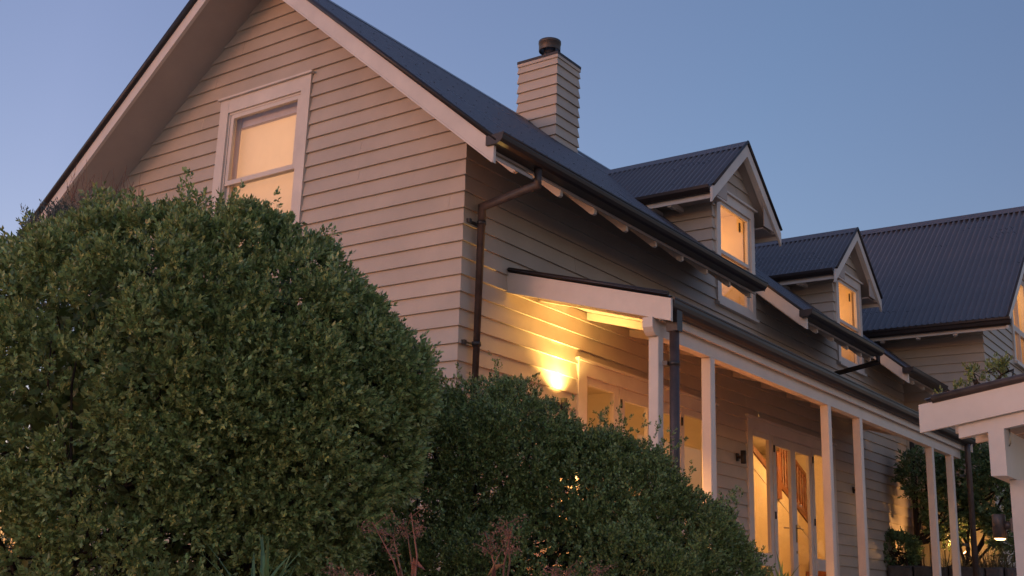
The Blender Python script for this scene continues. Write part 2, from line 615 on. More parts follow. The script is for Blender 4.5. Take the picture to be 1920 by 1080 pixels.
MB().box(.10, .15, fy0 - .01, fy1 + .01, fz1 - .135, fz1 + .04).build("reflection_strip", "grey", window)  # grey strip standing in for a reflection along the top of the glass

# ---- ground floor window behind the shrub
y0, y1, z0, z1 = LOWWIN
lw = MB()
lw.box(-.045, .05, y0, y0 + .12, z0, z1)
lw.box(-.045, .05, y1 - .12, y1, z0, z1)
lw.box(-.043, .05, y0 + .12, y1 - .12, z1 - .14, z1)
lw.box(-.07, .05, y0 - .03, y1 + .03, z0 - .05, z0 - .002)
lw.box(-.03, .04, (y0 + y1) / 2 - .03, (y0 + y1) / 2 + .03, z0, z1 - .14)
lwo = lw.build("window", "trim", house)
g = MB()
g.quad((.02, y0 + .1, z0), (.02, y1 - .1, z0), (.02, y1 - .1, z1 - .1), (.02, y0 + .1, z1 - .1))
g.build("glass", "glass", lwo)


# ---- chimney
cx0, cx1, cy0, cy1 = 5.22, 5.82, 2.46, 3.15
ctop = 3.955
mb = MB()
claps(mb, lambda u, z, o: (cx0 - o, u, z), 2.2, ctop, lambda z: cy0, lambda z: cy1, mlo=True, mhi=True)
claps(mb, lambda u, z, o: (u, cy0 - o, z), 2.2, ctop, lambda z: cx0, lambda z: cx1, mlo=True, mhi=True)
claps(mb, lambda u, z, o: (cx1 + o, u, z), 2.2, ctop, lambda z: cy0, lambda z: cy1, mlo=True, mhi=True)
claps(mb, lambda u, z, o: (u, cy1 + o, z), 2.2, ctop, lambda z: cx0, lambda z: cx1, mlo=True, mhi=True)
chim = mb.build("chimney", "board", house)
mb = MB()
mb.box(cx0 - .032, cx1 + .032, cy0 - .032, cy1 + .032, ctop - .05, ctop + .0)
mb.build("cap_board", "board", chim)
mb = MB()
mb.box(cx0 - .036, cx1 + .036, cy0 - .036, cy1 + .036, ctop + .002, ctop + .045)
mb.prism([(cx0 + .06, cy0 + .06, ctop + .045), (cx1 - .06, cy0 + .06, ctop + .045), (cx1 - .06, cy1 - .06, ctop + .045), (cx0 + .06, cy1 - .06, ctop + .045)], (0, 0, .03))
mb.build("cap_flashing", "gutter", chim)
cc = ((cx0 + cx1) / 2, (cy0 + cy1) / 2, ctop)
mb = MB()
mb.lathe(cc, [(.0, .07), (.15, .072), (.125, .10), (.098, .13), (.092, .15), (.092, .38), (.0, .38)], 20)
fl = mb.build("flue", "flue", chim)
mb = MB()
mb.lathe(cc, [(.160, .265), (.170, .265), (.172, .275), (.172, .385), (.179, .39), (.179, .432), (.166, .438), (.155, .43), (.160, .265)], 28)
for k in range(3):
    t = k * 2.1 + .4
    mb.tube([(cc[0] + .08 * math.cos(t), cc[1] + .08 * math.sin(t), cc[2] + .3), (cc[0] + .16 * math.cos(t), cc[1] + .16 * math.sin(t), cc[2] + .3)], .008, 6)
mb.build("cowl", "flue", fl)
mb = MB()
fz = lambda y: ZT + SL * y
mb.prism([(cx0 - .10, cy0 - .12, fz(cy0 - .12) + .016), (cx1 + .10, cy0 - .12, fz(cy0 - .12) + .016), (cx1 + .10, cy0 + .0, fz(cy0) + .018), (cx0 - .10, cy0 + .0, fz(cy0) + .018)], (0, 0, .006))
mb.prism([(cx0 - .10, cy0, fz(cy0) + .012), (cx0 - .0, cy0, fz(cy0) + .012), (cx0 - .0, RY - .05, fz(RY - .05) + .012), (cx0 - .10, RY - .05, fz(RY - .05) + .012)], (0, 0, .006))
mb.build("flashing", "roof", chim)


# ---- dormers
def dormer(dx):
    X0, X1 = 5.40 + dx, 6.74 + dx
    XC = 6.095 + dx
    S = .87
    ZA = 2.245                       # sheet level at the ridge
    HW = 1.12
    lo = lambda x, d: ZA - d - S * abs(x - XC)
    w0, w1 = 5.47 + dx, 6.71 + dx
    mb = MB()
    zf = lambda z: max(X0, XC - (ZA - .14 - z) / S)
    claps(mb, fac_fr, .30, ZA - .14, zf, lambda z: min(X1, XC + (ZA - .14 - z) / S), holes=[(w0 + .01, w1 - .01, 0, 1.43)], mlo=True, mhi=True, kinks=(lo(X0, .14),))
    root = mb.build("dormer", "board", house)
    mb = MB()
    zl = lambda y: ZT + SL * y - .05
    ztop = lo(X0, .2)
    claps(mb, lambda u, z, o: (X0 - o, u, z), .36, ztop, lambda z: 0, lambda z: max(0.01, (z - ZT + .08) / SL), mlo=True)
    mb.build("cheek_wall", "board", root)
    mb = MB()
    claps(mb, lambda u, z, o: (X1 + o, u, z), .36, ztop, lambda z: 0, lambda z: max(0.01, (z - ZT + .08) / SL), mlo=True)
    mb.build("cheek_wall", "board", root)
    c = 1 / math.hypot(1, S)
    mb = MB()
    FY = -.25
    def upper(s):
        y = FY + s
        return HW / c
    def lower(s):
        y = FY + s
        t = (ZA - ZT - SL * y) / S           # where the dormer sheet meets the main roof
        t = min(HW, max(0, t) + .04)
        return (HW - t) / c
    for sg in (-1, 1):
        corrugated(mb, (XC + sg * HW, FY, ZA - S * HW), (0, 1, 0), (-sg * c, 0, S * c), 2.40, lower, upper, amp=.021, pitch=.085)
    mb.build("roof", "roof", root)
    mb = MB()
    mb.prism([(XC - .11, FY - .01, ZA - .11 * S + .018), (XC, FY - .01, ZA + .035), (XC + .11, FY - .01, ZA - .11 * S + .018), (XC, FY - .01, ZA + .012)], (0, 2.42, 0))
    mb.build("ridge_cap", "roof", root)
    for sg in (-1, 1):
        P = lambda t, d: (XC + sg * t, FY + .012, ZA - d - S * t)
        mb = MB()
        mb.prism([P(0, .20), P(1.10, .20), P(1.155, .215), P(1.155, .02), P(0, .02)], (0, .034, 0))
        mb.build("barge_board", "trim", root)
        mb = MB()
        Q = lambda t, d: (XC + sg * t, FY + .047, ZA - d - S * t)
        mb.prism([Q(0, .205), Q(1.0, .205), Q(1.0, .165), Q(0, .165)], (0, .05, 0))
        mb.build("soffit_mould", "trim", root)
        mb = MB()
        Q = lambda t, d: (XC + sg * t, FY + .047, ZA - d - S * t)
        mb.prism([Q(0, .15), Q(1.08, .15), Q(1.08, .13), Q(0, .13)], (0, .30, 0))
        mb.prism([Q(.62, .15), Q(.98, .16), Q(.98, .2), (XC + sg * .62, FY + .047, ZA - .2 - S * .98)], (0, .012, 0))
        mb.build("soffit", "soffit", root)
        mb = MB()
        mb.tube([(XC + sg * (HW + .02), FY, ZA - S * (HW + .02) + .012), (XC, FY, ZA + .022)], .020, 8)
        mb.build("verge_cap", "gutter", root)
        ze = ZA - S * HW
        gx = [(1.10, -.015), (1.10, -.10), (1.15, -.105), (1.18, -.075), (1.20, -.05), (1.205, -.01), (1.19, -.01), (1.175, -.05), (1.14, -.09), (1.115, -.085), (1.115, -.015)]
        yend = (ze - ZT) / SL + .02
        mb = MB()
        mb.prism([(XC + sg * x, FY + .05, ze + z) for x, z in gx], (0, yend - FY - .05, 0))
        mb.build("gutter", "gutter", root)
        mb = MB()
        mb.prism([(XC + sg * 1.075, FY + .05, ze - .17), (XC + sg * 1.098, FY + .05, ze - .17), (XC + sg * 1.098, FY + .05, ze - .055), (XC + sg * 1.075, FY + .05, ze - .055)], (0, yend - FY - .1, 0))
        for yy in (.44,):
            mb.box(*sorted((XC + sg * .93, XC + sg * 1.074)), yy - .03, yy + .03, ze - .185, ze - .1)
            mb.box(*sorted((XC + sg * .70, XC + sg * .93)), yy - .03, yy + .03, ze - .16, ze - .1)
        mb.box(*sorted((XC + sg * .72, XC + sg * 1.074)), yend - .24, yend - .20, ze - .30, ze - .12)
        mb.build("fascia", "trim", root)
        mb = MB()
        mb.prism([(XC + sg * .69, FY + .1, ze - .09), (XC + sg * 1.074, FY + .1, ze - .09), (XC + sg * 1.074, FY + .1, ze - .07), (XC + sg * .69, FY + .1, ze - .07)], (0, yend - FY + .1, 0))
        mb.build("eave_lining", "soffit", root)
    # window
    z0, z1 = -.19, 1.42
    cw = .115
    mb = MB()
    mb.box(w0, w0 + cw, -.05, .05, z0, z1)
    mb.box(w1 - cw, w1, -.05, .05, z0, z1)
    mb.box(w0 + cw, w1 - cw, -.048, .05, z1 - .135, z1)
    mb.box(w0 + cw, w1 - cw, -.046, .05, z0, z0 + .10)
    mb.box(w0 - .05, w1 + .05, -.085, .05, z1 + .002, z1 + .03)
    mb.box(w0 - .03, w1 + .03, -.085, .05, z0 - .04, z0 - .002)
    mb.build("window_frame", "trim", root)
    a0, a1, b0, b1 = w0 + cw, w1 - cw, z0 + .10, z1 - .135
    mb = MB()
    for lo_, hi_, yy in ((.54, b1, .0), (b0, .60, .03)):
        mb.box(a0 + .002, a0 + .05, yy - .015, yy + .028, lo_, hi_)
        mb.box(a1 - .05, a1 - .002, yy - .015, yy + .028, lo_, hi_)
        mb.box(a0 + .05, a1 - .05, yy - .016, yy + .028, lo_, lo_ + .05)
        mb.box(a0 + .05, a1 - .05, yy - .016, yy + .028, hi_ - .05, hi_)
    mb.build("sash", "trim", root)
    mb = MB()
    mb.quad((a0 + .04, .012, .58), (a1 - .04, .012, .58), (a1 - .04, .012, b1 - .04), (a0 + .04, .012, b1 - .04))
    mb.quad((a0 + .04, .042, b0 + .03), (a1 - .04, .042, b0 + .03), (a1 - .04, .042, .56), (a0 + .04, .042, .56))
    mb.build("glass", "glass", root)
    mb = MB()
    mb.box(a1 - .10, a1 - .07, .08, .10, b1 - .20, b1 - .06)
    mb.build("sash_lock", "dark", root)
    # attic room behind the window
    mb = MB()
    rx0, rx1, ry, rz0, rz1 = w0 + .02, w1 - .02, 1.3, -.8, 1.42
    mb.quad((rx0, ry, rz0), (rx1, ry, rz0), (rx1, ry, rz1), (rx0, ry, rz1))
    mb.quad((rx0, .09, rz0), (rx0, ry, rz0), (rx0, ry, rz1), (rx0, .09, rz1))
    mb.quad((rx1, .09, rz0), (rx1, ry, rz0), (rx1, ry, rz1), (rx1, .09, rz1))
    mb.quad((rx0, .09, rz0), (rx1, .09, rz0), (rx1, ry, rz0), (rx0, ry, rz0))
    mb.quad((rx0, .09, rz1), (rx1, .09, rz1), (rx1, ry, rz1), (rx0, ry, rz1))
    mb.box(rx1 - .05, rx1 - .002, .10, .16, rz0, rz1)
    mb.build("room_lining", "wallin", root)
    lamp("attic_light", 'POINT', (XC, .6, .95), 6.5, (1, .50, .17), radius=.12)


dormer(0)
dormer(DX)

# ---- french doors
def french_door(x0):
    x = lambda a: x0 + a
    TOT = 3.33
    zb = -4.05
    mb = MB()
    mb.box(x(0), x(.16), -.045, .06, zb, DH)
    mb.box(x(TOT - .16), x(TOT), -.045, .06, zb, DH)
    mb.box(x(.16), x(TOT - .16), -.043, .06, DH - .145, DH)
    mb.box(x(-.04), x(TOT + .04), -.07, .06, DH + .002, DH + .03)
    mb.box(x(.90), x(.945), -.02, .06, zb, DH - .145)
    mb.box(x(TOT - .945), x(TOT - .90), -.02, .06, zb, DH - .145)
    root = mb.build("french_door", "trim", house)
    gz1, gz0 = -1.835, -3.40
    for a, b in ((.162, .898), (TOT - .898, TOT - .162)):
        mb = MB()
        mb.box(x(a), x(a + .07), -.008, .045, zb, DH - .147)
        mb.box(x(b - .10), x(b), -.008, .045, zb, DH - .147)
        mb.box(x(a + .07), x(b - .10), -.01, .045, gz1, DH - .147)
        mb.box(x(a + .07), x(b - .10), -.01, .045, gz0 - .17, gz0)
        mb.box(x(a + .10), x(b - .13), -.018, -.01, gz0 - .12, gz0 - .05)
        mb.box(x(a + .07), x(b - .10), -.01, .045, zb, zb + .2)
        mb.build("sidelight", "trim", root)
        mb = MB()
        mb.quad((x(a + .06), .02, gz0), (x(b - .09), .02, gz0), (x(b - .09), .02, gz1 + .01), (x(a + .06), .02, gz1 + .01))
        mb.quad((x(a + .06), .02, zb + .2), (x(b - .09), .02, zb + .2), (x(b - .09), .02, gz0 - .17), (x(a + .06), .02, gz0 - .17))
        mb.build("glass", "glass", root)
    for a, b in ((.948, TOT / 2 - .002), (TOT / 2 + .002, TOT - .948)):
        mb = MB()
        mb.box(x(a), x(a + .09), -.008, .04, zb + .01, DH - .15)
        mb.box(x(b - .09), x(b), -.008, .04, zb + .01, DH - .15)
        mb.box(x(a + .09), x(b - .09), -.01, .04, -1.89, DH - .15)
        mb.box(x(a + .09), x(b - .09), -.01, .04, zb + .01, zb + .24)
        mb.build("door_leaf", "trim", root)
        mb = MB()
        mb.quad((x(a + .08), .018, zb + .2), (x(b - .08), .018, zb + .2), (x(b - .08), .018, -1.88), (x(a + .08), .018, -1.88))
        mb.build("glass", "glass", root)
    mb = MB()
    xc = x(TOT / 2 + .045)
    mb.box(xc - .02, xc + .02, -.018, -.009, -3.2, -2.95)
    mb.tube([(xc, -.012, -3.0), (xc, -.06, -3.0), (xc + .13, -.062, -3.005)], .010, 8)
    mb.box(xc - .02, xc + .02, -.016, -.009, -3.36, -3.32)
    mb.tube([(x(TOT / 2 - .05), .03, -3.0), (x(TOT / 2 - .05), .08, -3.0), (x(TOT / 2 - .19), .082, -3.005)], .010, 8)
    mb.build("handle", "brass", root)
    for hz in (-1.99, -2.92, -3.75):
        for xx in (.925, TOT - .925):
            MB().tube([(x(xx), -.03, hz), (x(xx), -.03, hz + .10)], .013, 8).build("hinge", "dark", root)
    return root


french_door(D1[0])
french_door(D2[0])

# ---- interior rooms
def room(x0, x1, y1, z0, z1, y0=.075, m="wallin"):
    mb = MB()
    mb.quad((x0, y1, z0), (x1, y1, z0), (x1, y1, z1), (x0, y1, z1))
    mb.quad((x0, y0, z0), (x0, y1, z0), (x0, y1, z1), (x0, y0, z1))
    mb.quad((x1, y0, z0), (x1, y1, z0), (x1, y1, z1), (x1, y0, z1))
    mb.quad((x0, y0, z0), (x1, y0, z0), (x1, y1, z0), (x0, y1, z0))
    mb.quad((x0, y0, z1), (x1, y0, z1), (x1, y1, z1), (x0, y1, z1))
    mb.box(x0, x1, y1 - .02, y1 - .002, z0, z0 + .14)
    return mb.build("room_lining", m, house)


room(.6, 5.75, 3.2, -4.05, -1.25)
room(5.85, 13.5, 2.6, -4.05, -1.25)
lamp("hall_light", 'POINT', (3.0, 1.4, -2.3), 19, (1, .55, .20), radius=.12)
lamp("hall_light", 'POINT', (8.6, .9, -1.55), 28, (1, .54, .18), radius=.15)
lamp("hall_light", 'POINT', (11.6, .8, -1.6), 28, (1, .54, .18), radius=.15)
# gable bedroom and the room below it
def room_x(x1, y0, y1, z0, z1, x0=.2):
    mb = MB()
    mb.quad((x1, y0, z0), (x1, y1, z0), (x1, y1, z1), (x1, y0, z1))
    mb.quad((x0, y0, z0), (x1, y0, z0), (x1, y0, z1), (x0, y0, z1))
    mb.quad((x0, y1, z0), (x1, y1, z0), (x1, y1, z1), (x0, y1, z1))
    mb.quad((x0, y0, z0), (x1, y0, z0), (x1, y1, z0), (x0, y1, z0))
    mb.quad((x0, y0, z1), (x1, y0, z1), (x1, y1, z1), (x0, y1, z1))
    return mb.build("room_lining", "wallin", house)


room_x(2.6, 1.7, 4.3, -.9, 1.5)
lamp("bedroom_light", 'POINT', (1.35, 2.9, .7), 17, (1, .68, .44), radius=.2)
mb = MB()
room_x(.55, 1.2, 3.0, -4.0, -1.6, .075)
lamp("study_light", 'POINT', (.32, 2.1, -1.95), 5, (1, .58, .25), radius=.1)

# ---- verandah
PX = .72
PS = .267
PT = -.93                      # sheet level at the wall
PXE = 10.95
mb = MB()
cp = 1 / math.hypot(1, PS)
corrugated(mb, (PX - .03, -1.80, PT - PS * 1.80), (1, 0, 0), (0, cp, PS * cp), PXE - PX + .06, lambda s: 0, lambda s: 1.80 / cp, amp=.008)
ver = mb.build("verandah", "roof", house)
barge(ver, PX, .034, 0, 1.83, -1.163, -.955, slope=-PS, mirror=0)
barge(ver, PXE - .034, .034, 0, 1.83, -1.163, -.955, slope=-PS, mirror=0)
for x in (PX + .005, PXE):
    MB().tube([(x, -.03, PT - .0), (x, -1.80, PT - PS * 1.80 + .012)], .022, 10).build("verge_cap", "gutter", ver)
mb = MB()
x0, x1 = PX + .035, PXE - .035
mb.prism([(x0, -.03, -1.045), (x1, -.03, -1.045), (x1, -1.70, -1.045 - PS * 1.67), (x0, -1.70, -1.045 - PS * 1.67)], (0, 0, .03))
n = 13
for i in range(17):                       # board joints in the lining
    y = -.12 - .098 * i
    mb.box(x0, x1, y - .004, y + .004, -1.049 + PS * (y + .03), -1.03 + PS * (y + .03))
mb.build("ceiling_lining", "trim", ver)
for i in range(12):
    x = PX + .55 + i * .93
    if x > PXE - .2:
        break
    mb = MB()
    mb.prism([(x, -.03, -1.13), (x, -1.6, -1.13 - PS * 1.57), (x, -1.6, -1.051 - PS * 1.57), (x, -.03, -1.051)], (.045, 0, 0))
    mb.build("rafter", "trim", ver)
BY = -1.66
mb = MB()
mb.prism([(PX - .03, BY, -1.60), (PX - .03, BY, -1.69), (PX + .0, BY, -1.73), (PX + .03, BY, -1.755), (PXE - .1, BY, -1.755), (PXE - .1, BY, -1.60)], (0, .10, 0))
mb.build("beam", "trim", ver)
MB().box(PX + .036, PXE - .036, -1.715, -1.69, -1.625, -1.43).build("fascia_board", "trim", ver)
MB().box(PX + .036, PXE - .036, -1.688, -1.60, -1.598, -1.52).build("beam_packer", "trim", ver)
VG = [(-1.718, -1.43), (-1.718, -1.548), (-1.782, -1.552), (-1.815, -1.538), (-1.836, -1.51), (-1.845, -1.475), (-1.846, -1.445), (-1.854, -1.44), (-1.854, -1.428), (-1.841, -1.426),
      (-1.831, -1.446), (-1.827, -1.475), (-1.815, -1.508), (-1.79, -1.532), (-1.733, -1.53), (-1.733, -1.43)]
mb = MB()
mb.prism([(PX + .04, y, z) for y, z in VG], (PXE - PX + .12, 0, 0))
for x in (PX + .037, PXE + .16):
    mb.prism([(x, y, z) for y, z in VG[:10]], (.003, 0, 0))
mb.build("gutter", "gutter", ver)
for i, x in enumerate((.80, 1.86, 5.02, 6.13, 9.27, 10.335)):
    mb = MB()
    e = .006
    w = .10
    prof = [(x + e, BY), (x + w - e, BY), (x + w, BY + e), (x + w, BY + w - e), (x + w - e, BY + w), (x + e, BY + w), (x, BY + w - e), (x, BY + e)]
    mb.prism([(a, b, -4.05) for a, b in prof], (0, 0, 4.05 - 1.757))
    mb.build("post", "trim", ver)
MB().box(PX - .1, PXE + .1, -1.80, -.03, -4.16, -4.055).build("deck", "deck", ver)
mb = MB()
mb.box(PX - .05, PXE, -1.70, -1.66, -4.9, -4.162)
mb.build("deck_skirt", "deck", ver)

# ---- downpipes
mb = MB()
mb.tube([(.07, -.80, -.236), (.07, -.80, -.39), (.165, -.095, -.455), (.165, -.095, -4.6)], .041, 14)
dp = mb.build("downpipe", "pipe", house)
for z in (-.62, -1.80, -3.2):
    mb = MB()
    mb.box(.04, .29, -.030, -.024, z - .018, z + .018)
    mb.tube([(.165, -.095, z - .018), (.165, -.095, z + .018)], .0455, 14)
    mb.box(.02, .06, -.06, -.02, z - .02, z + .02)
    mb.build("bracket", "dark", dp)
mb = MB()
mb.tube([(.86, -1.79, -1.70), (.86, -1.79, -4.1)], .044, 14)
dp = mb.build("downpipe", "pipe", ver)
MB().box(.81, .91, -1.845, -1.735, -1.72, -1.53).build("sump", "gutter", dp)
mb = MB()
mb.box(.80, .88, -1.748, -1.70, -2.03, -1.99)
mb.tube([(.86, -1.79, -2.03), (.86, -1.79, -1.99)], .048, 14)
mb.build("bracket", "dark", dp)
mb = MB()
mb.tube([(9.52, -.85, -.27), (9.52, -.85, -.36), (9.52, -.10, -.50)], .04, 12)
mb.build("downpipe", "gutter", house)
mb = MB()
mb.tube([(10.78, -1.79, -1.54), (10.78, -1.79, -1.66), (10.78, -1.79, -4.1)], .045, 14)
dp = mb.build("downpipe", "pipe", ver)
for z in (-2.05, -3.1):
    MB().box(10.42, 10.74, -1.735, -1.70, z - .02, z + .02).build("bracket", "dark", dp)

# ------------------------------------------------------------------ staircase and interior door
st = thing("staircase", "red brown timber staircase with turned balusters seen through the far french doors", "staircase", (11, 1.8, -4.05))
YS = 1.8
rz = lambda x: -1.972 - .43 * (x - 11.868)
mb = MB()
mb.prism([(10.2, YS, -4.05), (14, YS, -4.05), (14, YS, rz(14) - .06), (10.2, YS, rz(10.2) - .06)], (0, .06, 0))
mb.build("stair_wall", "wallin", st)
mb = MB()
mb.prism([(10.6, YS - .03, rz(10.6) - .05), (13.45, YS - .03, rz(13.45) - .05), (13.45, YS - .03, rz(13.45) + .06), (10.6, YS - .03, rz(10.6) + .06)], (0, .10, 0))
mb.build("stringer", "timber", st)
mb = MB()
mb.prism([(11.7, YS - .02, rz(11.7) + .78), (13.45, YS - .02, rz(13.45) + .78), (13.45, YS - .02, rz(13.45) + .86), (11.7, YS - .02, rz(11.7) + .86)], (0, .07, 0))
mb.build("handrail", "timber", st)
mb = MB()
mb.box(11.62, 11.80, YS - .07, YS + .09, -2.25, -1.40)
mb.build("newel_post", "timber", st)
for i in range(13):
    x = 11.92 + i * .12
    mb = MB()
    zb, zt = rz(x) + .05, rz(x) + .80
    h = zt - zb
    mb.lathe((x, YS + .01, zb), [(.028, 0), (.028, h * .12), (.016, h * .16), (.03, h * .24), (.018, h * .34), (.024, h * .5), (.016, h * .7), (.028, h * .8), (.016, h * .86), (.028, h * .9), (.028, h)], 8)
    mb.build("baluster", "timber", st)
mb = MB()
mb.prism([(10.6, YS - .012, rz(10.6) - .33), (13.45, YS - .012, rz(13.45) - .33), (13.45, YS - .012, rz(13.45) - .30), (10.6, YS - .012, rz(10.6) - .30)], (0, .01, 0))
mb.build("wall_moulding", "trim", st)
mb = MB()
for i in range(4):
    mb.box(12.6 + i * .18, 13.4, YS - .9, YS - .01, -4.05 + i * .19 + .001 * i, -4.05 + (i + 1) * .19)
mb.build("bottom_step", "timber", st)

mb = MB()
dx0, dyy = 9.2, 2.55
mb.box(dx0, dx0 + .85, dyy - .01, dyy + .03, -4.04, -2.0)
dr = mb.build("interior_door", "fence")
tag(dr, "cream panelled door inside the hall, seen through the left sidelight of the far french doors", "door")
mb = MB()
for (a, b, c, d) in ((.1, .38, .15, .85), (.47, .75, .15, .85), (.1, .38, 1.0, 1.9), (.47, .75, 1.0, 1.9)):
    mb.box(dx0 + a, dx0 + b, dyy - .022, dyy - .01, -4.04 + c, -4.04 + d)
mb.build("door_panel", "fence", dr)
mb = MB()
mb.box(dx0 - .1, dx0 - .002, dyy - .025, dyy + .03, -4.04, -1.9)
mb.box(dx0 + .852, dx0 + .95, dyy - .025, dyy + .03, -4.04, -1.9)
mb.box(dx0 - .002, dx0 + .852, dyy - .025, dyy + .03, -1.998, -1.9)
mb.build("door_frame", "fence", dr)


# ------------------------------------------------------------------ wall lamps
def wall_lamp(x, z, label, lit):
    t = thing("wall_lamp", label, "wall lamp", (x, -.026, z), group="lamps along the verandah wall")
    mb = MB()
    mb.box(x - .03, x + .03, -.045, -.026, z - .05, z + .05)
    mb.tube([(x, -.045, z), (x, -.085, z)], .022, 12)
    mb.build("mount", "dark", t)
    mb = MB()
    c = (x, -.115, z)
    mb.lathe(c, [(.0, -.06), (.030, -.06), (.034, -.085), (.036, -.085), (.036, .085), (.034, .085), (.030, .06), (.0, .06)], 18)
    mb.build("lamp_body", "dark", t)
    if lit:
        mb = MB()
        mb.lathe(c, [(.0, .066), (.029, .066)], 16)
        mb.build("lens", "glow", t)
    return t


wall_lamp(1.65, -2.17, "lit cylinder lamp throwing yellow light up the boards beside the near french doors", True)
wall_lamp(6.03, -2.20, "unlit dark cylinder lamp on the boards just left of the far french doors", False)
wall_lamp(10.5, -2.24, "unlit dark cylinder lamp on the boards right of the far french doors", False)
lamp("uplight", 'SPOT', (1.65, -.18, -2.09), 72, (1, .62, .18), radius=.025, aim=(-.05, .03, 1), size=128, blend=.9)
lamp("uplight_core", 'SPOT', (1.65, -.095, -2.075), 42, (1, .66, .26), radius=.015, aim=(0, .05, 1), size=30, blend=1.0)

lamp("downlight", 'SPOT', (1.65, -.115, -2.265), 420, (1, .48, .14), radius=.02, aim=(.35, -.55, -1), size=96, blend=.8)  # strong outward beam added to warm the verandah by bounce off the deck

# ------------------------------------------------------------------ cross wing
wing = thing("gabled_wing", "far two storey weatherboard wing with a big ribbed roof facing the dormers", "house", (XE, 0, -4))
ZW = 1.54
WR = 16.7
WYG = -1.5
WB = 2.75
mb = MB()
wtop = ZW - .21
claps(mb, lambda u, z, o: (XE - o, u, z), -4.2, wtop + .06, lambda z: WYG, lambda z: WB, mlo=True)
mb.build("side_wall", "board", wing)
WW = (15.98, 17.42, .76, 2.75)
mb = MB()
claps(mb, lambda u, z, o: (u, WYG - o, z), -4.2, wtop + SL * (WR - XE), lambda z: XE + max(0, (z - wtop) / SL), lambda z: 2 * WR - XE - max(0, (z - wtop) / SL),
      holes=[(WW[0] + .01, WW[1] - .01, WW[2], WW[3])], mlo=True, kinks=(wtop,))
mb.build("gable_wall", "board", wing)
mb = MB()
EX = 12.86
corrugated(mb, (EX, -2.12, ZW + SL * (EX - XE)), (0, 1, 0), (CS, 0, SL * CS), WB + 2.12, lambda s: 0, lambda s: (WR - EX) / CS, amp=.026, pitch=.112)
corrugated(mb, (2 * WR - EX, -2.12, ZW + SL * (EX - XE)), (0, 1, 0), (-CS, 0, SL * CS), WB + 2.12, lambda s: 0, lambda s: (WR - EX) / CS, amp=.026, pitch=.112)
mb.build("roof", "roof", wing)
mb = MB()
zr = ZW + SL * (WR - XE)
mb.prism([(WR - .16, -2.13, zr - .16 * SL + .03), (WR, -2.13, zr + .05), (WR + .16, -2.13, zr - .16 * SL + .03), (WR, -2.13, zr + .015)], (0, WB + 2.15, 0))
mb.build("ridge_cap", "roof", wing)
for mir in (0, 1):
    fx = (lambda x: x) if not mir else (lambda x: 2 * WR - x)
    q = lambda x, d: (fx(x), -2.105, ZW + d + SL * (x - XE))
    mb = MB()
    mb.prism([q(EX + .02, -.22), q(WR, -.22), q(WR, -.02), q(EX + .02, -.02)], (0, .034, 0))
    mb.build("barge_board", "trim", wing)
    mb = MB()
    mb.tube([(fx(EX), -2.11, ZW + SL * (EX - XE) + .012), (WR, -2.11, zr + .02)], .024, 8)
    mb.build("verge_cap", "gutter", wing)
    q = lambda x, d: (fx(x), -2.07, ZW + d + SL * (x - XE))
    mb = MB()
    mb.prism([q(EX + .05, -.19), q(WR, -.19), q(WR, -.16), q(EX + .05, -.16)], (0, .56, 0))
    mb.build("soffit", "soffit", wing)
ze = ZW + SL * (EX - XE)
mb = MB()
gxp = [(.06, -.03), (.06, -.14), (0, -.145), (-.035, -.12), (-.05, -.07), (-.07, -.05), (-.075, -.012), (-.055, -.012), (-.04, -.06), (-.01, -.11), (.045, -.12), (.045, -.03)]
mb.prism([(EX + x, -2.16, ze + z) for x, z in gxp], (0, WB + 2.16, 0))
mb.build("gutter", "gutter", wing)
MB().box(EX + .062, EX + .085, -2.06, WB, ze - .20, ze - .07).build("fascia_board", "trim", wing)
mb = MB()
mb.prism([(EX + .087, -1.5, ze - .05), (XE, -1.5, ze - .05 + SL * (XE - EX - .087)), (XE, -1.5, ze - .03 + SL * (XE - EX - .087)), (EX + .087, -1.5, ze - .03)], (0, WB + 1.5, 0))
mb.build("eave_lining", "soffit", wing)
for i in range(6):
    y = -1.2 + i * .66
    mb = MB()
    mb.prism([(EX + .088, y, ze - .225), (EX + .15, y, ze - .24), (XE - .03, y, ze - .19 + SL * (XE - EX - .12)), (XE - .03, y, ze - .055 + SL * (XE - EX - .12)), (EX + .088, y, ze - .052)], (0, .06, 0))
    mb.build("rafter", "trim", wing)
x0, x1, z0, z1 = WW
mb = MB()
mb.box(x0, x0 + .13, WYG - .05, WYG + .05, z0, z1)
mb.box(x1 - .13, x1, WYG - .05, WYG + .05, z0, z1)
mb.box(x0 + .13, x1 - .13, WYG - .048, WYG + .05, z1 - .14, z1)
mb.box(x0 + .13, x1 - .13, WYG - .048, WYG + .05, z0, z0 + .07)
mb.box(x0 + .65, x0 + .72, WYG - .03, WYG + .04, z0 + .07, z1 - .14)
mb.box(x0 + .13, x1 - .13, WYG - .028, WYG + .04, 1.44, 1.56)
mb.box(x0 - .06, x1 + .06, WYG - .10, WYG + .05, z0 - .06, z0 - .002)
ww = mb.build("window", "trim", wing)
mb = MB()
mb.quad((x0 + .1, WYG + .02, z0), (x1 - .1, WYG + .02, z0), (x1 - .1, WYG + .02, z1 - .1), (x0 + .1, WYG + .02, z1 - .1))
mb.build("glass", "glass", ww)
mb = MB()
mb.box(x0 - .2, x1 + .2, WYG + 1.2, WYG + 1.25, z0 - .5, z1 + .3)
mb.quad((x0 - .2, WYG + .08, z0 - .5), (x0 - .2, WYG + 1.2, z0 - .5), (x0 - .2, WYG + 1.2, z1 + .3), (x0 - .2, WYG + .08, z1 + .3))
mb.quad((x1 + .2, WYG + .08, z0 - .5), (x1 + .2, WYG + 1.2, z0 - .5), (x1 + .2, WYG + 1.2, z1 + .3), (x1 + .2, WYG + .08, z1 + .3))
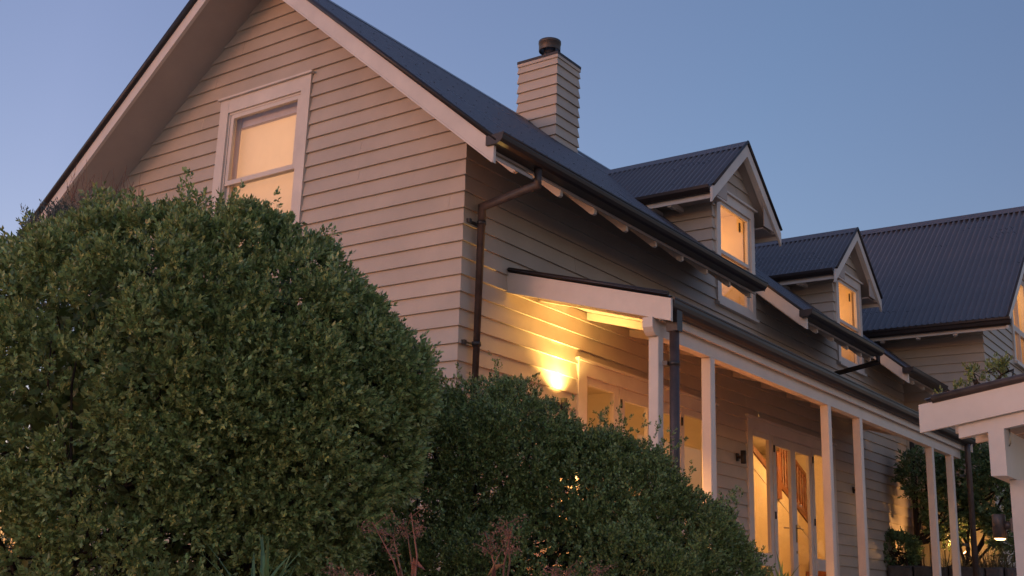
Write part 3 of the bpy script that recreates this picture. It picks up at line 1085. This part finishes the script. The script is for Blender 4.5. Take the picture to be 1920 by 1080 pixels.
mb.quad((x0 - .2, WYG + .08, z1 + .3), (x1 + .2, WYG + .08, z1 + .3), (x1 + .2, WYG + 1.2, z1 + .3), (x0 - .2, WYG + 1.2, z1 + .3))
mb.build("room_lining", "wallin", ww)
lamp("wing_light", 'POINT', ((x0 + x1) / 2, WYG + .6, 2.3), 12, (1, .52, .17), radius=.1)

# ------------------------------------------------------------------ porch structure at the right edge
por = thing("porch", "pale timber porch corner with sloping barge board, beam end and post at the right edge", "porch", (.75, -4.6, -4.3))
BS = .175
q = lambda y, z: (.5, y, z + BS * (-4.0 - y))
mb = MB()
mb.prism([q(-4.0, -2.787), q(-7, -2.787), q(-7, -2.580), q(-4.0, -2.580)], (.036, 0, 0))
mb.build("barge_board", "trim", por)
q = lambda y, z: (.54, y, z + BS * (-4.264 - y))
mb = MB()
mb.prism([q(-4.264, -2.835), q(-7, -2.835), q(-7, -2.70), q(-4.264, -2.70)], (.07, 0, 0))
mb.build("rafter", "trim", por)
mb = MB()
mb.prism([(.5, -4.476, -2.80), (.5, -4.584, -2.785), (.5, -4.584, -3.118), (.5, -4.476, -3.118)], (4, 0, 0))
mb.build("beam", "trim", por)
mb = MB()
mb.box(.78, .92, -4.68, -4.535, -5.2, -3.121)
mb.build("post", "trim", por)
mb = MB()
mb.box(4.2, 4.34, -4.68, -4.535, -5.2, -3.121)
mb.build("post", "trim", por)
mb = MB()
cb = 1 / math.hypot(1, BS)
corrugated(mb, (.48, -4.05, -2.545), (1, 0, 0), (0, -cb, BS * cb), 4, lambda s: 0, lambda s: 2.9, amp=.008)
mb.build("roof", "roof", por)
mb = MB()
mb.tube([(.505, -4.10, -2.545), (.505, -7, -2.545 + BS * 2.9)], .032, 12)
mb.build("verge_cap", "pipe", por)
mb = MB()
mb.prism([(.54, -4.05, -2.63), (.54, -7, -2.63 + BS * 2.95), (.54, -7, -2.60 + BS * 2.95), (.54, -4.05, -2.60)], (3.9, 0, 0))
mb.build("ceiling_lining", "soffit", por)
mb = MB()
for i in range(6):
    x = 1.1 + i * .6
    mb.prism([(x, -4.1, -2.72), (x, -7, -2.72 + BS * 2.9), (x, -7, -2.632 + BS * 2.9), (x, -4.1, -2.632)], (.05, 0, 0))
mb.build("ceiling_joist", "trim", por)
mb = MB()
mb.tube([(.60, -4.60, -2.72), (.60, -4.60, -2.88), (.60, -4.59, -2.90)], .006, 6)
mb.build("hook", "brass", por)

pl = thing("wall_lamp", "lit cylinder downlight mounted on the pale post at the right edge", "wall lamp", (.84, -4.535, -3.45))
mb = MB()
mb.box(.80, .90, -4.534, -4.515, -3.49, -3.39)
mb.tube([(.85, -4.515, -3.44), (.85, -4.47, -3.44)], .03, 14)
mb.build("mount", "flue", pl)
c = (.85, -4.425, -3.445)
mb = MB()
mb.lathe(c, [(.0, .085), (.044, .085), (.047, .08), (.047, -.085), (.043, -.085), (.040, -.065), (0, -.065)], 22)
mb.build("lamp_body", "flue", pl)
mb = MB()
mb.lathe(c, [(.0, -.100), (.025, -.098), (.040, -.087)], 20)
mb.build("lens", "glow", pl)
lamp("downlight", 'SPOT', (.85, -4.425, -3.535), 5, (1, .5, .16), radius=.03, aim=(0, -.1, -1), size=140, blend=.8)

# ------------------------------------------------------------------ ground, beds, wall, fence
def ground():
    xs = np.concatenate([np.linspace(-600, -40, 8), np.linspace(-30, 40, 71), np.linspace(50, 600, 8)])
    ys = np.concatenate([np.linspace(-600, -40, 8), np.linspace(-30, 30, 61), np.linspace(50, 600, 8)])
    V = []
    for x in xs:
        for y in ys:
            t = min(1, max(0, (x + 6.5) / 4.0))
            z = -5.55 + 1.0 * t * t * (3 - 2 * t) + .05 * math.sin(x * 1.3) * math.cos(y * 1.1)
            if x > 14:
                z = -4.6
            V.append((x, y, z))
    ny = len(ys)
    F = [(i * ny + j, (i + 1) * ny + j, (i + 1) * ny + j + 1, i * ny + j + 1) for i in range(len(xs) - 1) for j in range(ny - 1)]
    me = bpy.data.meshes.new("ground")
    me.from_pydata(V, [], F)
    me.materials.append(M["paving"])
    o = link("ground", me)
    o["kind"] = "structure"


ground()
mb = MB()
mb.box(12.25, 30, -9, -.03, -4.9, -3.42)
o = mb.build("garden_bed", "soil")
o["kind"] = "structure"

rw = MB()
for course in range(3):
    y = -8.0 + (.2 if course % 2 else 0)
    zb = -4.6 + course * .41
    while y < -.15:
        w = random.uniform(.28, .62)
        h = .395
        x0 = 11.95 + random.uniform(-.03, .03)
        a, b = y + .012, min(y + w - .012, -.05)
        if b - a > .08:
            j = lambda: random.uniform(-.025, .025)
            e = .03
            pts0 = [(x0 + e + j() * .3, a, zb), (x0 + e, b, zb), (x0 + e, b, zb + h + j() * .6), (x0 + e, a, zb + h + j() * .6)]
            pts1 = [(x0, a + e + j(), zb + e), (x0 - .01, b - e + j(), zb + e), (x0, b - e + j(), zb + h - e), (x0 - .01, a + e + j(), zb + h - e)]
            n0 = len(rw.v)
            back = [(x0 + .33, p[1], p[2]) for p in pts0]
            rw.v += pts1 + pts0 + back
            rw.f.append((n0 + 3, n0 + 2, n0 + 1, n0))
            rw.sm.append(False)
            for A, B in ((0, 4), (4, 8)):
                for i in range(4):
                    k = (i + 1) % 4
                    rw.f.append((n0 + A + i, n0 + A + k, n0 + B + k, n0 + B + i))
                    rw.sm.append(False)
        y += w
ro = rw.build("retaining_wall", "stone")
tag(ro, "low dark rough stone retaining wall at the foot of the far garden bed", "wall")

fe = thing("paling_fence", "pale vertical paling fence glowing warm behind the far tree", "fence", (13.3, -.5, -3.4))
for i in range(8):
    y = -.16 - i * .125
    mb = MB()
    mb.prism([(13.36, y, -3.6), (13.36, y - .09, -3.6), (13.36, y - .09, -2.42), (13.36, y - .045, -2.36), (13.36, y, -2.42)], (.02, 0, 0))
    mb.build("paling", "fence", fe)
mb = MB()
for z in (-3.2, -2.62):
    mb.box(13.385, 13.43, -1.2, -.1, z, z + .07)
mb.build("rail", "fence", fe)


# ------------------------------------------------------------------ foliage
def unit(a):
    return a / np.maximum(np.linalg.norm(a, axis=-1, keepdims=True), 1e-9)


def leaves_mesh(name, base, axis, L, Wd, m, parent=None, rng=RNG, fold=.35, droop=.0):
    """rhombic folded leaves: base points, unit axes, lengths, widths"""
    n = len(base)
    ref = unit(rng.normal(size=(n, 3)))
    side = unit(np.cross(axis, ref))
    nrm = np.cross(side, axis)
    L = L[:, None]
    Wd = Wd[:, None]
    tip = base + axis * L - nrm * L * droop
    mid = base + axis * L * .48
    a = mid + side * Wd * .5 + nrm * Wd * fold * .5
    b = mid - side * Wd * .5 + nrm * Wd * fold * .5
    V = np.stack([base, a, tip, b], 1).reshape(-1, 3)
    idx = np.arange(n)[:, None] * 4
    T = np.concatenate([idx + np.array([[0, 1, 2]]), idx + np.array([[0, 2, 3]])], 1).reshape(-1)
    me = bpy.data.meshes.new(name)
    me.vertices.add(len(V))
    me.vertices.foreach_set("co", V.astype(np.float32).ravel())
    nt_ = len(T) // 3
    me.loops.add(len(T))
    me.loops.foreach_set("vertex_index", T.astype(np.int32))
    me.polygons.add(nt_)
    me.polygons.foreach_set("loop_start", np.arange(0, len(T), 3, dtype=np.int32))
    me.polygons.foreach_set("loop_total", np.full(nt_, 3, dtype=np.int32))
    me.materials.append(M[m])
    me.update()
    me.validate()
    return link(name, me, parent)


def bumps(d, seed, k=9, f0=2.0, f1=7.0):
    r = np.random.default_rng(seed)
    out = np.zeros(len(d))
    for i in range(k):
        f = f0 + (f1 - f0) * i / (k - 1)
        w = unit(r.normal(size=3)) * f
        out += np.sin(d @ w + r.uniform(0, 6.28)) * np.cos(d @ (unit(r.normal(size=3)) * f * .8) + r.uniform(0, 6.28)) / (1 + .25 * i)
    return out / 2.2


def crown_points(ells, n, seed, amp=.06, layers=(1.0,), zmin=-9, gap=None):
    """points and outward normals on the union of ellipsoids (c, rxy, rz)"""
    r = np.random.default_rng(seed)
    P, N = [], []
    area = np.array([rx * rz for _, rx, rz in ells])
    for (c, rx, rz), a in zip(ells, area):
        k = int(n * a / area.sum())
        d = unit(r.normal(size=(k, 3)))
        s = np.array([rx, rx, rz])
        lay = r.choice(layers, size=k)
        rad = lay * (1 + amp * bumps(d, seed + int(1000 * rx), 10, 3.0, 13.0) + r.normal(size=k) * .015)
        p = np.array(c) + d * s * rad[:, None]
        nn = unit(d / s)
        keep = p[:, 2] > zmin
        for c2, rx2, rz2 in ells:
            if (c2, rx2, rz2) == (c, rx, rz):
                continue
            q = (p - np.array(c2)) / np.array([rx2, rx2, rz2])
            keep &= (np.linalg.norm(q, axis=1) > lay * .95)
        P.append(p[keep])
        N.append(nn[keep])
    P, N = np.concatenate(P), np.concatenate(N)
    if gap is not None:                       # hollows between the clumps of foliage
        k = bumps(P, seed + 77, k=12, f0=9.0, f1=26.0) > gap
        P, N = P[k], N[k]
    return P, N


def sprigs(P, N, rng, per=9, length=.07, up=.5, L=.028, Wd=.012, spread=.9, out=.3):
    """rosettes of leaves round short shoots; returns leaf base, axis, L, W"""
    n = len(P)
    ax = unit(N * (1 - up) + np.array([0, 0, up]) + rng.normal(size=(n, 3)) * .38)
    ref = unit(np.cross(ax, unit(rng.normal(size=(n, 3)))))
    ref2 = np.cross(ax, ref)
    B, A = [], []
    lens = length * rng.uniform(.6, 1.4, n)
    for k in range(per):
        t = (k + 1) / per
        ang = k * 2.4 + rng.uniform(0, .6, n)
        sp = spread * (1.15 - .75 * t)
        dirv = unit(ax + (ref * np.cos(ang)[:, None] + ref2 * np.sin(ang)[:, None]) * sp)
        B.append(P + ax * (lens * t)[:, None] + N * out * length)
        A.append(dirv)
    B, A = np.concatenate(B), np.concatenate(A)
    s = rng.uniform(.7, 1.25, len(B))
    return B, A, L * s, Wd * s


def twigs(mb, P, Q, r0, r1, wob=.04, seg=5):
    for p, q in zip(P, Q):
        p, q = Vector(p), Vector(q)
        m1 = p.lerp(q, .35) + Vector((random.uniform(-wob, wob), random.uniform(-wob, wob), random.uniform(-wob, wob)))
        m2 = p.lerp(q, .7) + Vector((random.uniform(-wob, wob), random.uniform(-wob, wob), random.uniform(-wob, wob)))
        mb.tube([p, m1, m2, q], [r0, r0 * .8, (r0 + r1) / 2, r1], seg, caps=False)
    return mb


def shrub(name, label, cat, ells, base, n, leaf, seed, kw, nin=3000, amp=.06, trunks=7, nshoots=40, zmin=-9, rc=(.09, .15), per_clump=40, shoot=(.05, .17), core=0):
    """n clumps of sprigs over the crown, long shoots standing proud, older leaves inside"""
    rng = np.random.default_rng(seed)
    root = thing(name, label, cat, base)
    Pc, Nc = crown_points(ells, n, seed, amp=amp, layers=(1.0, .97, .92), zmin=zmin)
    m = per_clump
    d = unit(rng.normal(size=(len(Pc), m, 3)))
    NN = np.repeat(Nc[:, None], m, 1)
    dn = (d * NN).sum(-1, keepdims=True)
    d = np.where(dn < -.25, d - 2 * dn * NN, d)
    R = rng.uniform(*rc, len(Pc))[:, None, None]
    up = np.array([0, 0, 1.0])
    P = (Pc[:, None] + d * R * rng.uniform(.7, 1.05, (len(Pc), m, 1)) * np.array([1, 1, 1.15]) - NN * R * .55).reshape(-1, 3)
    N = unit(d * .6 + NN * .5 + up * .15).reshape(-1, 3)
    d = sprigs(P, N, rng, **kw)
    if nshoots:
        top = np.where(Nc[:, 2] > -.25)[0]
        SP, SN = [], []
        for i in rng.choice(top, nshoots):
            l = rng.uniform(*shoot)
            axd = unit(Nc[i] * .55 + np.array([0, 0, .6]) + rng.normal(size=3) * .35)
            k_ = int(l / .022) + 3
            for k in range(k_):
                SP.append(Pc[i] + axd * (rc[0] * .5 + l * (k + 1) / k_) + rng.normal(size=3) * .012)
                SN.append(axd)
        d2 = sprigs(np.array(SP), np.array(SN), rng, **{**kw, 'length': kw['length'] * .6, 'per': 5})
        d = tuple(np.concatenate([a, b]) for a, b in zip(d, d2))
    Pi, Ni = crown_points(ells, nin, seed + 5, amp=amp, layers=(.88, .8, .72), zmin=zmin)
    d3 = sprigs(Pi, Ni, rng, **kw)
    d = tuple(np.concatenate([a, b]) for a, b in zip(d, d3))
    if core:
        q = []
        for c, rx, rz in ells:
            k = int(core * rx * rz / sum(e[1] * e[2] for e in ells))
            q.append(np.array(c) + unit(rng.normal(size=(k, 3))) * np.array([rx, rx, rz]) * rng.uniform(.35, .74, (k, 1)))
        q = np.concatenate(q)
        q = q[(q[:, 2] > base[2] + 1.55) | (rng.uniform(size=len(q)) < .25)]       # bare wood below
        d4 = (q, unit(rng.normal(size=q.shape)), rng.uniform(.05, .09, len(q)), rng.uniform(.03, .05, len(q)))
        d = tuple(np.concatenate([a, b]) for a, b in zip(d, d4))
    leaves_mesh("foliage", *d, leaf, root, rng)
    mb = MB()
    st = np.array(base)
    for c, rx, rz in ells:
        for k in range(trunks):
            c0 = np.array(c)
            a = st + np.array([rng.normal() * .12, rng.normal() * .12, 0])
            b = c0 + rng.normal(size=3) * np.array([rx, rx, rz]) * .3
            twigs(mb, [a], [b], .02, .010, .10)
            for j in range(5):
                dd = unit(rng.normal(size=3) + np.array([0, 0, .3]))
                e = c0 + dd * np.array([rx, rx, rz]) * rng.uniform(.75, .92)
                twigs(mb, [b], [e], .009, .003, .07, 4)
    mb.build("branches", "bark", root)
    return root


B1 = [((-4.66, -1.70, -3.24), .98, .99), ((-4.40, -2.06, -3.23), .80, 1.00), ((-4.25, -2.25, -3.24), .70, .76), ((-4.0, -2.70, -3.07), .24, .26),
      ((-4.49, -1.61, -3.93), 1.04, .76), ((-4.25, -1.98, -4.00), .62, .62)]
shrub("round_shrub", "large rounded dense green shrub covering the lower left of the gable wall", "shrub", B1, (-4.4, -2.0, -5.0), 2300, "leaf_a", 21,
      dict(per=10, length=.055, up=.30, L=.027, Wd=.0135, spread=1.0), nin=12000, amp=.03, trunks=5, nshoots=60, rc=(.05, .10), per_clump=30, core=22000)
B2 = [((-2.25, -2.15, -3.36), .55, .55), ((-1.95, -2.48, -3.66), .66, .56), ((-1.64, -2.84, -3.80), .56, .48), ((-1.37, -3.15, -3.90), .33, .34),
      ((-2.62, -1.72, -3.42), .52, .62), ((-1.80, -2.65, -3.62), .55, .50), ((-1.95, -2.25, -4.05), 1.24, .62)]
shrub("fine_leaved_shrub", "lower spreading small leaved green shrub in front of the verandah posts", "shrub", B2, (-1.95, -2.35, -4.7), 1900, "leaf_b", 22,
      dict(per=9, length=.055, up=.40, L=.021, Wd=.0125, spread=1.0), nin=16000, amp=.10, trunks=3, nshoots=240, rc=(.06, .12), per_clump=38, shoot=(.08, .26), core=9000)

# silver shrub behind, far left
SG = [((-3.3, .95, -1.78), .50, .38), ((-3.3, .95, -2.7), .48, .85), ((-3.2, .9, -3.8), .40, .80)]
shrub("silver_shrub", "grey twiggy shrub peeping out at the left edge behind the round shrub", "shrub", SG, (-3.3, .95, -4.75), 190, "leaf_g", 23,
      dict(per=7, length=.08, up=.7, L=.03, Wd=.009, spread=.6), nin=200, amp=.12, trunks=6, nshoots=40)

# tree and small shrub in the far bed
T = [((12.45, -.62, -1.85), .36, .42), ((12.55, -.95, -2.45), .38, .45), ((12.5, -1.35, -1.85), .45, .50), ((12.6, -1.75, -2.1), .48, .62), ((12.5, -2.15, -1.75), .42, .55), ((12.7, -2.0, -2.7), .45, .45)]
tree = thing("garden_tree", "dark leafy tree standing in the far bed past the last verandah posts", "tree", (12.5, -.45, -3.42))
rng = np.random.default_rng(31)
Pt, Nt = crown_points(T, 3600, 31, amp=.22, layers=(1.0, .85, .65))
leaves_mesh("crown", *sprigs(Pt, Nt, rng, per=9, length=.10, up=.3, L=.075, Wd=.032, spread=1.1), "leaf_c", tree, rng)
mb = MB()
mb.tube([(12.5, -.43, -3.42), (12.5, -.43, -2.4), (12.5, -.43, -1.15)], [.055, .05, .045], 10)
mb.build("trunk", "bark", tree)
mb = MB()
for c, rx, rz in T:
    twigs(mb, [(12.5, -.43, -3.0), (12.6, -1.2, -3.42)], [c, c], .028, .012, .12, 6)
    for j in range(4):
        e = np.array(c) + unit(rng.normal(size=3)) * rx * .9
        twigs(mb, [c], [e], .01, .004, .05, 4)
mb.build("limbs", "bark", tree)
shrub("small_shrub", "small dark green bush at the foot of the far tree trunk", "shrub", [((12.25, -.12, -3.15), .30, .24)], (12.3, -.2, -3.42), 22, "leaf_c", 33,
      dict(per=9, length=.07, up=.4, L=.05, Wd=.022, spread=1.0), nin=60, amp=.12, trunks=5, nshoots=8)
shrub("roof_edge_shrub", "leafy green plant showing above the porch roof at right", "shrub", [((1.0, -4.13, -2.47), .10, .07), ((1.05, -4.36, -2.36), .15, .11), ((1.0, -4.5, -2.30), .08, .12)], (1.0, -4.3, -2.52), 14, "leaf_b", 34,
      dict(per=8, length=.05, up=.6, L=.030, Wd=.012, spread=.9), nin=30, amp=.12, trunks=1, nshoots=8, rc=(.03, .05), per_clump=8, shoot=(.03, .09))


def blades(name, base, n, Lr, wid, m, label, cat, seed, spread=.7, droop=.5):
    r = random.Random(seed)
    mb = MB()
    for i in range(n):
        a = r.uniform(0, 6.283)
        el = r.uniform(.5, 1.35)
        d = Vector((math.cos(a) * math.cos(el), math.sin(a) * math.cos(el), math.sin(el)))
        L = r.uniform(*Lr)
        sd = d.cross(Vector((0, 0, 1))).normalized()
        p = Vector(base) + Vector((r.uniform(-.06, .06), r.uniform(-.06, .06), 0)) * spread
        prev = None
        N = 6
        for k in range(N + 1):
            t = k / N
            c = p + d * L * t - Vector((0, 0, 1)) * droop * L * t * t * (1 - el / 1.7)
            w = wid * (1 - t ** 2) * .5 + .0005
            row = (c - sd * w, c + Vector((0, 0, -w * .4)), c + sd * w)
            if prev:
                mb.quad(prev[0], prev[1], row[1], row[0], smooth=True)
                mb.quad(prev[1], prev[2], row[2], row[1], smooth=True)
            prev = row
    o = mb.build(name, m)
    return tag(o, label, cat)


blades("strappy_plant", (-5.15, -3.25, -4.12), 26, (.22, .40), .022, "strap", "clump of arching strappy green leaves below the round shrub", "plant", 5)
blades("grass_tussock", (12.2, -1.75, -3.42), 160, (.35, .70), .012, "straw", "tall dry grass tussock in the far bed near the lit post lamp", "grass plant", 6, spread=4, droop=.8)
blades("grass_tussock", (12.1, -1.15, -3.42), 90, (.25, .5), .012, "straw", "short dry grass clump behind the last verandah downpipe", "grass plant", 8, spread=3, droop=.8)
blades("broad_leaved_plant", (4.2, -1.35, -4.0), 40, (.25, .62), .045, "strap", "broad leaved green plant poking up in front of the far french doors", "plant", 9, spread=1.0)


def seed_plant(base, lean, h, seed, label, leaves=True):
    r = random.Random(seed)
    rr = np.random.default_rng(seed)
    root = thing("dried_flower_plant", label, "plant", base, group="dried pink flowers along the front")
    mb = MB()
    tips = []
    for k in range(4):
        a = Vector(base) + Vector((r.uniform(-.03, .03), r.uniform(-.03, .03), 0))
        b = a + Vector((lean[0] + r.uniform(-.10, .10), lean[1] + r.uniform(-.10, .10), h * r.uniform(.75, 1.05)))
        m_ = a.lerp(b, .55) + Vector((r.uniform(-.03, .03), r.uniform(-.03, .03), .03))
        mb.tube([a, m_, b], [.005, .004, .002], 6, caps=False)
        for j in range(7):
            t = r.uniform(.62, 1.0)
            s = m_.lerp(b, max(0, (t - .5) * 2))
            e = s + Vector((r.uniform(-.07, .07), r.uniform(-.07, .07), r.uniform(.0, .06)))
            mb.tube([s, s.lerp(e, .5) + Vector((0, 0, .008)), e], [.0016, .0013, .001], 4, caps=False)
            tips += [s.lerp(e, u) for u in (.4, .6, .8, 1.0)]
    mb.build("stem", "pinkstem", root)
    T_ = np.repeat(np.array([tuple(t) for t in tips]), 4, axis=0) + rr.normal(size=(len(tips) * 4, 3)) * .010
    ax = unit(rr.normal(size=T_.shape) + np.array([0, 0, .3]))
    leaves_mesh("seed_head", T_, ax, rr.uniform(.007, .014, len(T_)), rr.uniform(.004, .007, len(T_)), "pink", root, rr)
    if leaves:
        k = 7
        Bp = np.array(base) + np.array([lean[0], lean[1], h]) * rr.uniform(.3, .62, (k, 1)) + rr.normal(size=(k, 3)) * .02
        ax = unit(rr.normal(size=(k, 3)) + np.array([0, 0, .25]))
        leaves_mesh("leaf", Bp, ax, rr.uniform(.09, .14, k), rr.uniform(.022, .032, k), "pinkstem", root, rr, fold=.5, droop=.25)
    return root


seed_plant((-4.60, -3.51, -4.16), (-.06, .06, 0), .42, 41, "tallest dried pink flower stems with pointed leaves in front of the shrubs")
seed_plant((-4.40, -3.74, -4.16), (.01, -.01, 0), .40, 42, "single upright dried pink flower stem right of the tallest pink stems")
seed_plant((-4.74, -3.39, -4.20), (-.05, .05, 0), .26, 43, "low dried pink flower head at the left of the pink stems", False)
seed_plant((-4.24, -3.95, -4.16), (.03, -.03, 0), .23, 44, "low dried pink flower head nearest the small leaved shrub at right", False)

# dry flower twigs standing above the round shrub
tw = thing("dry_twigs", "thin pale dead flower twigs above the top left of the round shrub", "twigs", (-4.9, -1.5, -2.2))
mb = MB()
for k in range(46):
    b = Vector((-4.95, -1.62, -2.22)) + Vector((.5779, -.8155, 0)) * random.uniform(-.16, .20) + Vector((.5, .36, 0)) * random.uniform(-.1, .2)
    e = b + Vector((random.uniform(-.06, .06), random.uniform(-.06, .06), random.uniform(.07, .20)))
    mb.tube([b, b.lerp(e, .5) + Vector((random.uniform(-.01, .01), 0, 0)), e], [.0016, .0013, .001], 4, caps=False)
mb.build("stem", "pinkstem", tw)

# garden spotlight in the far bed
sp = thing("garden_spotlight", "small lit garden spotlight hidden under the far tree", "garden light", (12.95, -1.15, -3.42))
mb = MB()
mb.tube([(12.95, -1.15, -3.5), (12.95, -1.15, -3.2)], .012, 8)
mb.build("spike", "dark", sp)
mb = MB()
mb.tube([(12.99, -1.2, -3.23), (12.93, -1.10, -3.12)], .035, 12)
mb.build("lamp_body", "dark", sp)
mb = MB()
mb.tube([(12.929, -1.098, -3.118), (12.926, -1.093, -3.112)], .030, 12)
mb.build("lens", "glow", sp)
lamp("garden_light", 'SPOT', (12.92, -1.09, -3.08), 34, (1, .50, .16), radius=.03, aim=(-.55, 1, .75), size=100, blend=.6)
lamp("garden_glow", 'POINT', (12.9, -1.25, -2.75), 9, (1, .50, .15), radius=.05)
